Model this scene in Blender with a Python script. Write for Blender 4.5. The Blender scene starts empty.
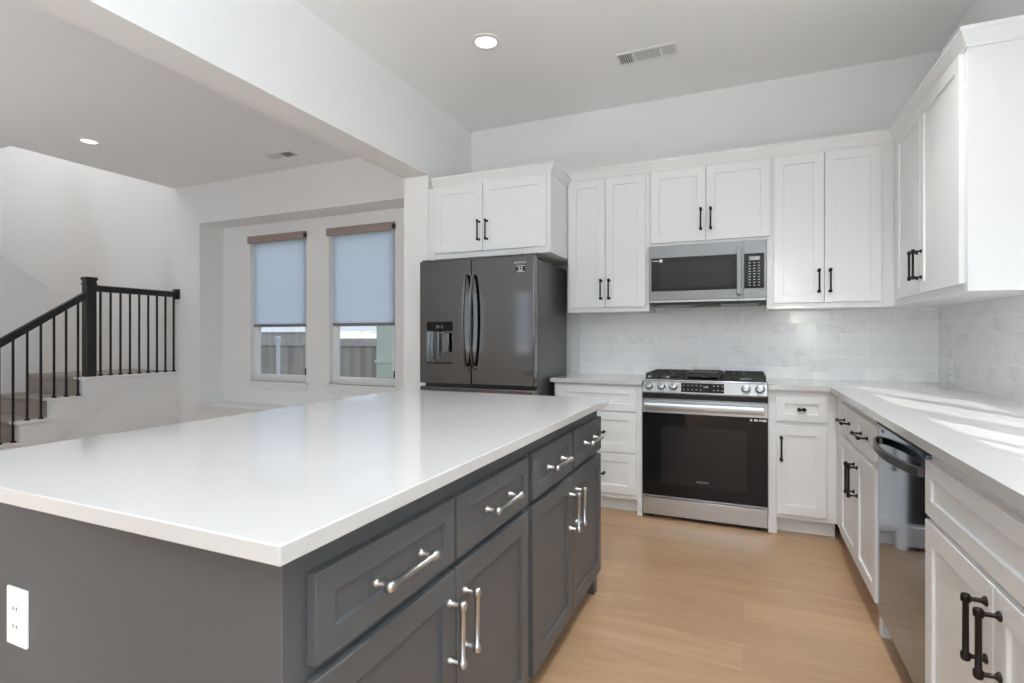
import bpy, bmesh, math
from mathutils import Vector, Matrix

SC = bpy.context.scene
COL = SC.collection
R = math.radians

# ------------------------------------------------------------------ camera
cam_d = bpy.data.cameras.new('camera')
cam_d.sensor_width = 36.0
cam_d.lens = 533.0 / 1024.0 * 36.0
cam_d.shift_y = -3.5 / 1024.0
cam_d.clip_start = 0.02
cam = bpy.data.objects.new('camera', cam_d)
cam.location = (0, 0, 1.20)
cam.rotation_euler = (R(90), 0, R(23.5))
COL.objects.link(cam)
SC.camera = cam

# ------------------------------------------------------------------ world, sun, fill lamps
SC.view_settings.view_transform = 'Standard'
SC.view_settings.look = 'None'
SC.view_settings.gamma = 1.0
SC.view_settings.use_curve_mapping = False
SC.view_settings.exposure = 0.0
SC.cycles.max_bounces = 10
SC.cycles.diffuse_bounces = 7
SC.cycles.glossy_bounces = 5
SC.cycles.transparent_max_bounces = 12
SC.cycles.blur_glossy = 0.0
SC.cycles.sample_clamp_indirect = 0.0
SC.cycles.use_denoising = True

world = bpy.data.worlds.new('sky')
SC.world = world
world.use_nodes = True
bg = world.node_tree.nodes['Background']
bg.inputs['Color'].default_value = (0.79, 0.855, 1.0, 1)
bg.inputs['Strength'].default_value = 1.15


def lamp(name, kind, loc, aim, energy, color=(1, 1, 1), **kw):
    d = bpy.data.lights.new(name, kind)
    d.energy = energy
    d.color = color
    for k, v in kw.items():
        setattr(d, k, v)
    o = bpy.data.objects.new(name, d)
    o.location = loc
    o.rotation_euler = Vector(aim).to_track_quat('-Z', 'Y').to_euler()
    COL.objects.link(o)
    return o


SUN = (-0.27, 0.69, -0.324)
lamp('sun', 'SUN', (4, -8, 8), SUN, 12.0, (1.0, 0.97, 0.92), angle=R(0.5))
# added area lamp standing in for daylight from the upper stair hall
lamp('stairwell_fill_lamp', 'AREA', (-8.3, 2.95, 5.3), (0.05, 0.35, -1), 52, (0.97, 0.98, 1.0), shape='RECTANGLE', size=3.0, size_y=1.4)


# added fill lamps behind the camera, aimed at the ceilings to brighten the rooms
lamp('kitchen_fill_lamp', 'AREA', (0.25, -1.1, 0.9), (0.0, -0.32, 1), 208, (0.775, 0.905, 1.0), shape='DISK', size=1.1)
lamp('living_fill_lamp', 'AREA', (-5.7, -0.4, 0.5), (0.1, 0.1, 1), 66, (0.72, 0.86, 1.0), shape='DISK', size=0.8)


# ------------------------------------------------------------------ helpers
def tag(o, label=None, cat=None, group=None, kind=None):
    if label:
        o['label'] = label
    if cat:
        o['category'] = cat
    if group:
        o['group'] = group
    if kind:
        o['kind'] = kind
    return o


def thing(name, label, cat, loc=(0, 0, 0), rz=0.0, group=None):
    o = bpy.data.objects.new(name, None)
    o.empty_display_size = 0.1
    o.location = loc
    o.rotation_euler = (0, 0, R(rz))
    COL.objects.link(o)
    return tag(o, label, cat, group)


class MB:
    """Collects shapes, then links them as one mesh object."""

    def __init__(self):
        self.bm = bmesh.new()
        self.mi = 0

    def _f(self, vs, smooth=False):
        try:
            f = self.bm.faces.new(vs)
            f.material_index = self.mi
            f.smooth = smooth
            return f
        except ValueError:
            return None

    def box(self, x0, x1, y0, y1, z0, z1):
        v = [self.bm.verts.new(p) for p in ((x0, y0, z0), (x1, y0, z0), (x1, y1, z0), (x0, y1, z0),
                                            (x0, y0, z1), (x1, y0, z1), (x1, y1, z1), (x0, y1, z1))]
        for q in ((0, 3, 2, 1), (4, 5, 6, 7), (0, 1, 5, 4), (1, 2, 6, 5), (2, 3, 7, 6), (3, 0, 4, 7)):
            self._f([v[i] for i in q])
        return self

    def prism(self, poly, axis, a0, a1):
        """poly: 2-D points; extruded along axis x|y|z from a0 to a1"""
        def P(p, a):
            return {'x': (a, p[0], p[1]), 'y': (p[0], a, p[1]), 'z': (p[0], p[1], a)}[axis]
        A = [self.bm.verts.new(P(p, a0)) for p in poly]
        B = [self.bm.verts.new(P(p, a1)) for p in poly]
        n = len(poly)
        fs = [self._f(A), self._f(B[::-1])]
        for i in range(n):
            fs.append(self._f([A[i], B[i], B[(i + 1) % n], A[(i + 1) % n]]))
        return self

    def recess(self, x0, x1, z0, z1, yf, yb, rx0, rx1, rz0, rz1, dep, back=True):
        """slab facing -Y with a sunk rectangle in its front"""
        V = self.bm.verts.new
        o = [V((x, yf, z)) for x, z in ((x0, z0), (x1, z0), (x1, z1), (x0, z1))]
        i = [V((x, yf, z)) for x, z in ((rx0, rz0), (rx1, rz0), (rx1, rz1), (rx0, rz1))]
        d = [V((x, yf + dep, z)) for x, z in ((rx0, rz0), (rx1, rz0), (rx1, rz1), (rx0, rz1))]
        b = [V((x, yb, z)) for x, z in ((x0, z0), (x1, z0), (x1, z1), (x0, z1))]
        for k in range(4):
            j = (k + 1) % 4
            self._f([o[k], o[j], i[j], i[k]])
            self._f([i[k], i[j], d[j], d[k]])
            self._f([o[j], o[k], b[k], b[j]])
        self._f(d)
        self._f(b[::-1])
        return self

    def cyl(self, p0, p1, r0, r1=None, n=16, cap=True):
        r1 = r0 if r1 is None else r1
        p0, p1 = Vector(p0), Vector(p1)
        d = (p1 - p0).normalized()
        u = d.orthogonal().normalized()
        w = d.cross(u)
        A, B = [], []
        for k in range(n):
            a = 2 * math.pi * k / n
            e = u * math.cos(a) + w * math.sin(a)
            A.append(self.bm.verts.new(p0 + e * r0))
            B.append(self.bm.verts.new(p1 + e * r1))
        for k in range(n):
            j = (k + 1) % n
            self._f([A[k], A[j], B[j], B[k]], True)
        if cap:
            self._f(A[::-1])
            self._f(B)
        return self

    def lathe(self, base, axis, prof, n=24):
        """prof: list of (distance along axis, radius)"""
        base, d = Vector(base), Vector(axis).normalized()
        u = d.orthogonal().normalized()
        w = d.cross(u)
        rings = []
        for t, r in prof:
            rings.append([self.bm.verts.new(base + d * t + (u * math.cos(2 * math.pi * k / n) + w * math.sin(2 * math.pi * k / n)) * max(r, 1e-5)) for k in range(n)])
        for a, b in zip(rings, rings[1:]):
            for k in range(n):
                j = (k + 1) % n
                self._f([a[k], a[j], b[j], b[k]], True)
        self._f(rings[0][::-1])
        self._f(rings[-1])
        return self

    def sweep(self, path, prof, up=(0, 0, 1)):
        """rectangle-like profile (list of (side, up) points) swept along a path"""
        up = Vector(up)
        rings = []
        P = [Vector(p) for p in path]
        for i, p in enumerate(P):
            t = (P[min(i + 1, len(P) - 1)] - P[max(i - 1, 0)]).normalized()
            s = t.cross(up).normalized()
            n = s.cross(t).normalized()
            rings.append([self.bm.verts.new(p + s * a + n * b) for a, b in prof])
        m = len(prof)
        for a, b in zip(rings, rings[1:]):
            for k in range(m):
                j = (k + 1) % m
                self._f([a[k], a[j], b[j], b[k]], m > 6)
        self._f(rings[0][::-1])
        self._f(rings[-1])
        return self

    def build(self, name, mats, parent=None, bevel=0.0, seg=2, angle=35):
        bmesh.ops.recalc_face_normals(self.bm, faces=self.bm.faces)
        me = bpy.data.meshes.new(name)
        self.bm.to_mesh(me)
        self.bm.free()
        for m in (mats if isinstance(mats, (list, tuple)) else [mats]):
            me.materials.append(m)
        o = bpy.data.objects.new(name, me)
        COL.objects.link(o)
        if parent is not None:
            o.parent = parent
        if bevel:
            md = o.modifiers.new('bevel', 'BEVEL')
            md.width = bevel
            md.segments = seg
            md.limit_method = 'ANGLE'
            md.angle_limit = R(40)
        for p in me.polygons:
            p.use_smooth = True
        me.set_sharp_from_angle(angle=R(angle))
        return o


def text(name, s, size, loc, rot, m, parent, depth=0.0004, bold=0.0):
    c = bpy.data.curves.new(name, 'FONT')
    c.body = s
    c.size = size
    c.extrude = depth
    c.offset = bold
    c.align_x = 'CENTER'
    c.align_y = 'CENTER'
    tmp = bpy.data.objects.new(name + '_curve', c)
    me = bpy.data.meshes.new_from_object(tmp)
    bpy.data.objects.remove(tmp)
    me.materials.clear()
    me.materials.append(m)
    o = bpy.data.objects.new(name, me)
    o.location = loc
    o.rotation_euler = rot
    o.parent = parent
    COL.objects.link(o)
    return o


FACE = (R(90), 0, 0)      # text standing upright facing -Y


# ------------------------------------------------------------------ materials
def mat(name, color, rough=0.5, metal=0.0, spec=0.5, **kw):
    m = bpy.data.materials.new(name)
    m.use_nodes = True
    b = m.node_tree.nodes['Principled BSDF']
    b.inputs['Base Color'].default_value = (*color, 1)
    b.inputs['Roughness'].default_value = rough
    b.inputs['Metallic'].default_value = metal
    b.inputs['Specular IOR Level'].default_value = spec
    for k, v in kw.items():
        b.inputs[k].default_value = v
    return m


def nodes(m):
    return m.node_tree.nodes, m.node_tree.links, m.node_tree.nodes['Principled BSDF']


def noise_tint(m, c0, c1, scale=(1, 1, 1), nscale=4.0, detail=4.0, bump=0.0, rough=None, dist=0.02):
    """colour drifting between c0 and c1 with optional bump"""
    N, L, b = nodes(m)
    tc = N.new('ShaderNodeTexCoord')
    mp = N.new('ShaderNodeMapping')
    mp.inputs['Scale'].default_value = scale
    nz = N.new('ShaderNodeTexNoise')
    nz.inputs['Scale'].default_value = nscale
    nz.inputs['Detail'].default_value = detail
    cr = N.new('ShaderNodeValToRGB')
    cr.color_ramp.elements[0].color = (*c0, 1)
    cr.color_ramp.elements[1].color = (*c1, 1)
    cr.color_ramp.elements[0].position = 0.3
    cr.color_ramp.elements[1].position = 0.7
    L.new(tc.outputs['Object'], mp.inputs['Vector'])
    L.new(mp.outputs['Vector'], nz.inputs['Vector'])
    L.new(nz.outputs['Fac'], cr.inputs['Fac'])
    L.new(cr.outputs['Color'], b.inputs['Base Color'])
    if bump:
        bp = N.new('ShaderNodeBump')
        bp.inputs['Strength'].default_value = bump
        bp.inputs['Distance'].default_value = dist
        L.new(nz.outputs['Fac'], bp.inputs['Height'])
        L.new(bp.outputs['Normal'], b.inputs['Normal'])
    if rough:
        mr = N.new('ShaderNodeMapRange')
        mr.inputs['To Min'].default_value = rough[0]
        mr.inputs['To Max'].default_value = rough[1]
        L.new(nz.outputs['Fac'], mr.inputs['Value'])
        L.new(mr.outputs['Result'], b.inputs['Roughness'])
    return m


M = {}
M['wall'] = noise_tint(mat('wall_paint', (0.8, 0.8, 0.79), 0.75), (0.81, 0.808, 0.80), (0.825, 0.823, 0.815), nscale=90, bump=0.02, dist=0.002)
M['ceiling'] = noise_tint(mat('ceiling_paint', (0.8, 0.8, 0.79), 0.8), (0.855, 0.853, 0.845), (0.87, 0.868, 0.86), nscale=60, bump=0.03, dist=0.002)
M['white'] = mat('cabinet_white_paint', (0.80, 0.80, 0.795), 0.38)
M['trim'] = mat('trim_white_paint', (0.79, 0.79, 0.785), 0.4)
M['grey'] = noise_tint(mat('island_grey_paint', (0.1, 0.1, 0.1), 0.4), (0.095, 0.098, 0.103), (0.102, 0.105, 0.110), nscale=3, rough=(0.36, 0.44))
M['quartz'] = noise_tint(mat('white_quartz', (0.8, 0.8, 0.8), 0.085, 0.0, 0.65), (0.60, 0.588, 0.575), (0.62, 0.608, 0.595), nscale=2.2, detail=6)
M['steel'] = noise_tint(mat('brushed_stainless', (0.6, 0.6, 0.6), 0.3, 1.0), (0.58, 0.60, 0.62), (0.63, 0.65, 0.67), scale=(1, 1, 90), nscale=4, rough=(0.3, 0.4))
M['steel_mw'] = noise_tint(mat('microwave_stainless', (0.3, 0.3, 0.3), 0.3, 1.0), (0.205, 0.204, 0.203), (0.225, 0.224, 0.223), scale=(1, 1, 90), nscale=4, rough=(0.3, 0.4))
M['handle_dark'] = mat('dark_steel_handle', (0.22, 0.22, 0.222), 0.25, 1.0)
M['steel_panel'] = mat('satin_steel_panel', (0.36, 0.365, 0.37), 0.34, 1.0)
M['steel_dull'] = mat('dull_stainless', (0.42, 0.42, 0.42), 0.32, 1.0)
M['bsteel'] = noise_tint(mat('black_stainless', (0.2, 0.2, 0.2), 0.24, 1.0), (0.205, 0.205, 0.206), (0.215, 0.215, 0.216), scale=(60, 60, 1), nscale=3, rough=(0.075, 0.08))
M['bsteel_side'] = mat('fridge_side_grey', (0.10, 0.10, 0.102), 0.35, 0.3)
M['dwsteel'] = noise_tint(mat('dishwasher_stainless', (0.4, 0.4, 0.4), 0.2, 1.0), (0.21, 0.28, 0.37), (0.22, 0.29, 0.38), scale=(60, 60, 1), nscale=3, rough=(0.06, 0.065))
M['bglass'] = mat('black_glass', (0.011, 0.011, 0.012), 0.05, 0.0, 0.28)
M['mwglass'] = mat('microwave_window_screen', (0.020, 0.020, 0.0205), 0.15, 0.0, 0.3)
M['blackmetal'] = mat('matte_black_metal', (0.012, 0.011, 0.010), 0.4, 0.3)
M['bronze'] = mat('dark_bronze_pull', (0.022, 0.016, 0.013), 0.36, 0.6)
M['nickel'] = mat('brushed_nickel', (0.62, 0.62, 0.615), 0.3, 1.0)
M['black'] = mat('black_plastic', (0.012, 0.012, 0.012), 0.45)
M['iron'] = mat('cast_iron', (0.018, 0.018, 0.018), 0.55)
M['rubber'] = mat('black_rubber', (0.01, 0.01, 0.01), 0.8)
M['darkwood'] = noise_tint(mat('black_stained_wood', (0.01, 0.01, 0.01), 0.35), (0.007, 0.006, 0.006), (0.013, 0.011, 0.010), scale=(8, 8, 1), nscale=4)
M['carpet'] = noise_tint(mat('beige_carpet', (0.4, 0.35, 0.3), 0.95, 0, 0.1), (0.33, 0.285, 0.25), (0.46, 0.405, 0.36), nscale=160, bump=0.5, dist=0.01)
M['plastic'] = mat('white_plastic', (0.80, 0.80, 0.79), 0.35)
M['vinyl'] = mat('window_white_vinyl', (0.82, 0.83, 0.84), 0.35)
M['fascia'] = noise_tint(mat('shade_fascia_taupe', (0.2, 0.15, 0.13), 0.6), (0.30, 0.235, 0.205), (0.36, 0.285, 0.25), scale=(1, 1, 14), nscale=14)
M['hem'] = mat('shade_hem_grey', (0.22, 0.20, 0.20), 0.6)
M['label_w'] = mat('white_print', (0.75, 0.75, 0.75), 0.5)
M['label_g'] = mat('grey_print', (0.35, 0.35, 0.35), 0.5)
M['label_s'] = mat('silver_print', (0.6, 0.6, 0.6), 0.4)
M['sink'] = mat('satin_steel_sink', (0.75, 0.75, 0.75), 0.3, 0.9)
M['vent'] = mat('vent_white_metal', (0.74, 0.74, 0.73), 0.45)
M['vent_dark'] = mat('vent_shadow_grey', (0.26, 0.26, 0.26), 0.7)
M['concrete'] = noise_tint(mat('fence_top_board', (0.3, 0.28, 0.25), 0.9), (0.46, 0.44, 0.42), (0.58, 0.55, 0.52), nscale=6)
M['ground'] = noise_tint(mat('yard_soil', (0.25, 0.22, 0.18), 1.0), (0.2, 0.18, 0.14), (0.3, 0.27, 0.2), nscale=3)
M['pvc'] = mat('pale_grey_pipe', (0.80, 0.84, 0.90), 0.5)
M['pale_green'] = mat('pale_green_panel', (0.68, 0.76, 0.68), 0.7)


def emissive(name, color, strength):
    m = mat(name, color, 0.5)
    b = m.node_tree.nodes['Principled BSDF']
    b.inputs['Emission Color'].default_value = (*color, 1)
    b.inputs['Emission Strength'].default_value = strength
    return m


M['lamp'] = emissive('lit_led_lens', (1.0, 0.84, 0.70), 1.25)


def make_pane():
    m = bpy.data.materials.new('window_pane_glass')
    m.use_nodes = True
    N, L = m.node_tree.nodes, m.node_tree.links
    N.clear()
    out = N.new('ShaderNodeOutputMaterial')
    tr = N.new('ShaderNodeBsdfTransparent')
    tr.inputs['Color'].default_value = (0.90, 0.93, 0.93, 1)
    gl = N.new('ShaderNodeBsdfGlossy')
    gl.inputs['Roughness'].default_value = 0.02
    lw = N.new('ShaderNodeLayerWeight')
    pw = N.new('ShaderNodeMath')
    pw.operation = 'POWER'
    pw.inputs[1].default_value = 5.0
    fr = N.new('ShaderNodeMath')
    fr.operation = 'MULTIPLY_ADD'
    fr.inputs[1].default_value = 0.9
    fr.inputs[2].default_value = 0.03
    mx = N.new('ShaderNodeMixShader')
    L.new(lw.outputs['Facing'], pw.inputs[0])
    L.new(pw.outputs['Value'], fr.inputs[0])
    L.new(fr.outputs['Value'], mx.inputs['Fac'])
    L.new(tr.outputs['BSDF'], mx.inputs[1])
    L.new(gl.outputs['BSDF'], mx.inputs[2])
    L.new(mx.outputs['Shader'], out.inputs['Surface'])
    return m


M['pane'] = make_pane()


def make_shade():
    m = bpy.data.materials.new('roller_shade_fabric')
    m.use_nodes = True
    N, L = m.node_tree.nodes, m.node_tree.links
    N.clear()
    out = N.new('ShaderNodeOutputMaterial')
    df = N.new('ShaderNodeBsdfDiffuse')
    df.inputs['Color'].default_value = (0.40, 0.43, 0.48, 1)
    tl = N.new('ShaderNodeBsdfTranslucent')
    tl.inputs['Color'].default_value = (0.92, 0.95, 1.0, 1)
    tc = N.new('ShaderNodeTexCoord')
    nz = N.new('ShaderNodeTexNoise')
    nz.inputs['Scale'].default_value = 300
    bp = N.new('ShaderNodeBump')
    bp.inputs['Strength'].default_value = 0.1
    bp.inputs['Distance'].default_value = 0.002
    mx = N.new('ShaderNodeMixShader')
    mx.inputs['Fac'].default_value = 0.92
    L.new(tc.outputs['Object'], nz.inputs['Vector'])
    L.new(nz.outputs['Fac'], bp.inputs['Height'])
    L.new(bp.outputs['Normal'], df.inputs['Normal'])
    L.new(df.outputs['BSDF'], mx.inputs[1])
    L.new(tl.outputs['BSDF'], mx.inputs[2])
    L.new(mx.outputs['Shader'], out.inputs['Surface'])
    return m


M['shade'] = make_shade()


def make_floor():
    m = mat('oak_plank_floor', (0.5, 0.33, 0.2), 0.32)
    N, L, b = nodes(m)
    tc = N.new('ShaderNodeTexCoord')
    br = N.new('ShaderNodeTexBrick')
    br.offset = 0.37
    br.inputs['Scale'].default_value = 1.0
    br.inputs['Brick Width'].default_value = 1.5
    br.inputs['Row Height'].default_value = 0.19
    br.inputs['Mortar Size'].default_value = 0.0012
    br.inputs['Mortar Smooth'].default_value = 0.3
    br.inputs['Bias'].default_value = 0.0
    br.inputs['Color1'].default_value = (0, 0, 0, 1)
    br.inputs['Color2'].default_value = (1, 1, 1, 1)
    br.inputs['Mortar'].default_value = (0.3, 0.3, 0.3, 1)
    L.new(tc.outputs['Object'], br.inputs['Vector'])
    mp = N.new('ShaderNodeMapping')
    mp.inputs['Scale'].default_value = (1.0, 9.0, 1.0)
    L.new(tc.outputs['Object'], mp.inputs['Vector'])
    # shift the grain from plank to plank
    ad = N.new('ShaderNodeVectorMath')
    ad.operation = 'MULTIPLY_ADD'
    ad.inputs[1].default_value = (7, 3, 5)
    L.new(br.outputs['Color'], ad.inputs[0])
    L.new(mp.outputs['Vector'], ad.inputs[2])
    nz = N.new('ShaderNodeTexNoise')
    nz.inputs['Scale'].default_value = 2.2
    nz.inputs['Detail'].default_value = 7
    nz.inputs['Roughness'].default_value = 0.6
    nz.inputs['Distortion'].default_value = 0.6
    L.new(ad.outputs['Vector'], nz.inputs['Vector'])
    cr = N.new('ShaderNodeValToRGB')
    e = cr.color_ramp.elements
    e[0].position, e[0].color = 0.28, (0.45, 0.275, 0.155, 1)
    e[1].position, e[1].color = 0.72, (0.545, 0.355, 0.213, 1)
    L.new(nz.outputs['Fac'], cr.inputs['Fac'])
    tint = N.new('ShaderNodeMapRange')
    tint.inputs['To Min'].default_value = 0.90
    tint.inputs['To Max'].default_value = 1.06
    L.new(br.outputs['Color'], tint.inputs['Value'])
    mu = N.new('ShaderNodeVectorMath')
    mu.operation = 'MULTIPLY'
    L.new(cr.outputs['Color'], mu.inputs[0])
    L.new(tint.outputs['Result'], mu.inputs[1])
    mo = N.new('ShaderNodeMix')
    mo.data_type = 'RGBA'
    mo.inputs['B'].default_value = (0.37, 0.228, 0.13, 1)
    mf = N.new('ShaderNodeMath')
    mf.operation = 'MULTIPLY'
    mf.inputs[1].default_value = 0.6
    L.new(br.outputs['Fac'], mf.inputs[0])
    L.new(mf.outputs['Value'], mo.inputs['Factor'])
    L.new(mu.outputs['Vector'], mo.inputs['A'])
    L.new(mo.outputs['Result'], b.inputs['Base Color'])
    return m


M['floor'] = make_floor()


def make_tile(name, axis):
    """3 x 12 inch white marble subway tile; axis = world axis along the wall"""
    m = mat(name, (0.78, 0.78, 0.78), 0.14)
    N, L, b = nodes(m)
    tc = N.new('ShaderNodeTexCoord')
    sp = N.new('ShaderNodeSeparateXYZ')
    cb = N.new('ShaderNodeCombineXYZ')
    L.new(tc.outputs['Object'], sp.inputs['Vector'])
    L.new(sp.outputs[axis], cb.inputs['X'])
    zz = N.new('ShaderNodeMath')
    zz.operation = 'SUBTRACT'
    zz.inputs[1].default_value = 0.914
    L.new(sp.outputs['Z'], zz.inputs[0])
    L.new(zz.outputs['Value'], cb.inputs['Y'])
    br = N.new('ShaderNodeTexBrick')
    br.offset = 0.5
    br.inputs['Scale'].default_value = 1.0
    br.inputs['Brick Width'].default_value = 0.305
    br.inputs['Row Height'].default_value = 0.0785
    br.inputs['Mortar Size'].default_value = 0.0030
    br.inputs['Mortar Smooth'].default_value = 0.35
    br.inputs['Color1'].default_value = (0, 0, 0, 1)
    br.inputs['Color2'].default_value = (1, 1, 1, 1)
    L.new(cb.outputs['Vector'], br.inputs['Vector'])
    ad = N.new('ShaderNodeVectorMath')
    ad.operation = 'MULTIPLY_ADD'
    ad.inputs[1].default_value = (9, 4, 6)
    L.new(br.outputs['Color'], ad.inputs[0])
    L.new(cb.outputs['Vector'], ad.inputs[2])
    nz = N.new('ShaderNodeTexNoise')
    nz.inputs['Scale'].default_value = 1.15
    nz.inputs['Detail'].default_value = 4
    nz.inputs['Distortion'].default_value = 0.8
    L.new(ad.outputs['Vector'], nz.inputs['Vector'])
    # thin grey veins where the noise passes 0.5
    ab = N.new('ShaderNodeMath')
    ab.operation = 'SUBTRACT'
    ab.inputs[1].default_value = 0.5
    L.new(nz.outputs['Fac'], ab.inputs[0])
    av = N.new('ShaderNodeMath')
    av.operation = 'ABSOLUTE'
    L.new(ab.outputs['Value'], av.inputs[0])
    cr = N.new('ShaderNodeValToRGB')
    e = cr.color_ramp.elements
    e[0].position, e[0].color = 0.0, (0.78, 0.78, 0.785, 1)
    e[1].position, e[1].color = 0.025, (0.86, 0.86, 0.857, 1)
    L.new(av.outputs['Value'], cr.inputs['Fac'])
    mo = N.new('ShaderNodeMix')
    mo.data_type = 'RGBA'
    mo.inputs['B'].default_value = (0.97, 0.97, 0.965, 1)
    L.new(br.outputs['Fac'], mo.inputs['Factor'])
    L.new(cr.outputs['Color'], mo.inputs['A'])
    L.new(mo.outputs['Result'], b.inputs['Base Color'])
    bp = N.new('ShaderNodeBump')
    bp.inputs['Strength'].default_value = 0.5
    bp.inputs['Distance'].default_value = 0.002
    bp.invert = True
    L.new(br.outputs['Fac'], bp.inputs['Height'])
    L.new(bp.outputs['Normal'], b.inputs['Normal'])
    return m


M['tile_back'] = make_tile('marble_subway_tile_back', 'X')
M['tile_right'] = make_tile('marble_subway_tile_right', 'Y')


def make_fence():
    m = mat('weathered_fence_wood', (0.2, 0.18, 0.16), 0.9)
    N, L, b = nodes(m)
    tc = N.new('ShaderNodeTexCoord')
    sp = N.new('ShaderNodeSeparateXYZ')
    L.new(tc.outputs['Object'], sp.inputs['Vector'])
    wn = N.new('ShaderNodeTexWhiteNoise')
    wn.noise_dimensions = '1D'
    fl = N.new('ShaderNodeMath')
    fl.operation = 'FLOOR'
    mu = N.new('ShaderNodeMath')
    mu.operation = 'DIVIDE'
    mu.inputs[1].default_value = 0.145
    L.new(sp.outputs['X'], mu.inputs[0])
    L.new(mu.outputs['Value'], fl.inputs[0])
    L.new(fl.outputs['Value'], wn.inputs['W'])
    cr = N.new('ShaderNodeValToRGB')
    cr.color_ramp.elements[0].color = (0.36, 0.335, 0.295, 1)
    cr.color_ramp.elements[1].color = (0.50, 0.465, 0.42, 1)
    L.new(wn.outputs['Value'], cr.inputs['Fac'])
    L.new(cr.outputs['Color'], b.inputs['Base Color'])
    return m


M['fence'] = make_fence()


# ------------------------------------------------------------------ dimensions
YB = 4.25          # kitchen back wall
XR = 1.16          # right wall
XL0, XL1 = -2.475, -2.25   # wall / header between kitchen and living room
ZC = 3.05
YL = 4.38          # living-room back wall
YN = 4.70          # back of its window niche
YS = -3.9          # wall behind the camera
XW = -10.4          # far left wall
ZT = 5.6           # top of stairwell


def struct(name, m, mb, bevel=0.0):
    return tag(mb.build(name, m, None, bevel), kind='structure')


# ------------------------------------------------------------------ room shell
struct('floor', M['floor'], MB().box(XW, XR + 0.1, YS, YN + 0.2, -0.1, 0))
struct('ceiling', M['ceiling'], MB().box(XL1, XR + 0.1, YS, YB + 0.1, ZC, ZC + 0.12))
struct('ceiling_living', M['ceiling'], MB().box(-6.47, XL0, YS, YL, ZC, ZC + 0.3).box(XW, -6.47, YS, 2.78, ZC, ZC + 0.3))
struct('ceiling_stairwell', M['ceiling'], MB().box(XW, -6.37, 2.68, YL, ZT, ZT + 0.1))
struct('wall_back', M['wall'], MB().box(XL1, XR, YB, YB + 0.1, 0, ZC))
# right wall with the long window opening over the sink
OY0, OY1, OZ0, OZ1 = -0.80, 2.47, 1.166, 1.705
w = MB()
w.box(XR, XR + 0.1, OY1, YB + 0.1, 0, ZC).box(XR, XR + 0.1, YS, OY0, 0, ZC)
w.box(XR, XR + 0.1, OY0, OY1, 0, OZ0).box(XR, XR + 0.1, OY0, OY1, OZ1, ZC)
struct('wall_right', M['wall'], w)
w = MB()
for a, b_ in ((1.79, 1.95), (0.93, 1.22), (0.48, 0.50), (0.20, 0.27), (-0.35, -0.28)):
    w.box(XR + 0.002, XR + 0.035, a, b_, OZ0, OZ1)
w.box(XR + 0.002, XR + 0.035, OY0, OY1, OZ0 - 0.0, OZ0 + 0.002)
o = struct('window_3', M['vinyl'], w)
MB().box(XR + 0.016, XR + 0.020, OY0, OY1, OZ0 + 0.002, OZ1).build('window_pane', M['pane'], o)
# header and stub wall between kitchen and living room
struct('wall_header', M['wall'], MB().box(XL0, XL1, YS, 3.54, 2.466, ZC + 0.1).box(XL0, XL1, 3.54, YN + 0.2, 0, ZC + 0.1))
# wall behind the camera: patio door to the kitchen, wide window to the living room
w = MB()
WA = ((-5.85, -5.35), (-4.55, -4.15))
w.box(XW, WA[0][0], YS - 0.1, YS, 0, ZC).box(WA[0][1], WA[1][0], YS - 0.1, YS, 0, ZC).box(WA[1][1], -1.95, YS - 0.1, YS, 0, ZC).box(0.75, XR + 0.1, YS - 0.1, YS, 0, ZC)
for a, b_ in WA:
    w.box(a, b_, YS - 0.1, YS, 0, 0.85).box(a, b_, YS - 0.1, YS, 2.25, ZC)
w.box(-1.95, 0.75, YS - 0.1, YS, 2.42, ZC)
struct('wall_front', M['wall'], w)
for n_, (a, b_) in zip((4, 5), WA):
    w = MB().box(a, a + 0.05, YS - 0.07, YS - 0.02, 0.85, 2.25).box(b_ - 0.05, b_, YS - 0.07, YS - 0.02, 0.85, 2.25)
    w.box(a + 0.05, b_ - 0.05, YS - 0.07, YS - 0.02, 0.85, 0.90).box(a + 0.05, b_ - 0.05, YS - 0.07, YS - 0.02, 2.20, 2.25)
    struct('window_%d' % n_, M['vinyl'], w)
w = MB()
for x in (-1.95, -1.05, -0.15, 0.67):
    w.box(x, x + 0.08, YS - 0.07, YS - 0.02, 0.0, 2.42)
w.box(-1.9, 0.7, YS - 0.07, YS - 0.02, 0.0, 0.1).box(-1.9, 0.7, YS - 0.07, YS - 0.02, 2.34, 2.42)
struct('door_1', M['vinyl'], w)
struct('sun_block_slab', M['ceiling'], MB().box(XW, XR + 0.1, YS - 7.0, YS - 0.1, 2.75, 2.9))  # added, unseen slab that keeps the sun out of the front openings
struct('wall_left', M['wall'], MB().box(XW - 0.1, XW, YS, YL + 0.1, 0, ZT))
# living-room back wall with window niche, going up through the stairwell
NX0, NX1, NZ0, NZ1 = -6.0, -2.62, 0.41, 2.575
w = MB()
w.box(XW, NX0, YL, YL + 0.1, 0, ZC).box(XW, -6.37, YL, YL + 0.1, ZC, ZT)
w.box(NX0, NX1, YL, YL + 0.1, NZ1, ZC).box(NX0, NX1, YL, YL + 0.1, 0, NZ0 - 0.03)
w.box(NX1, XL0, YL, YL + 0.1, 0, ZC)
struct('wall_living_back', M['wall'], w)
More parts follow.
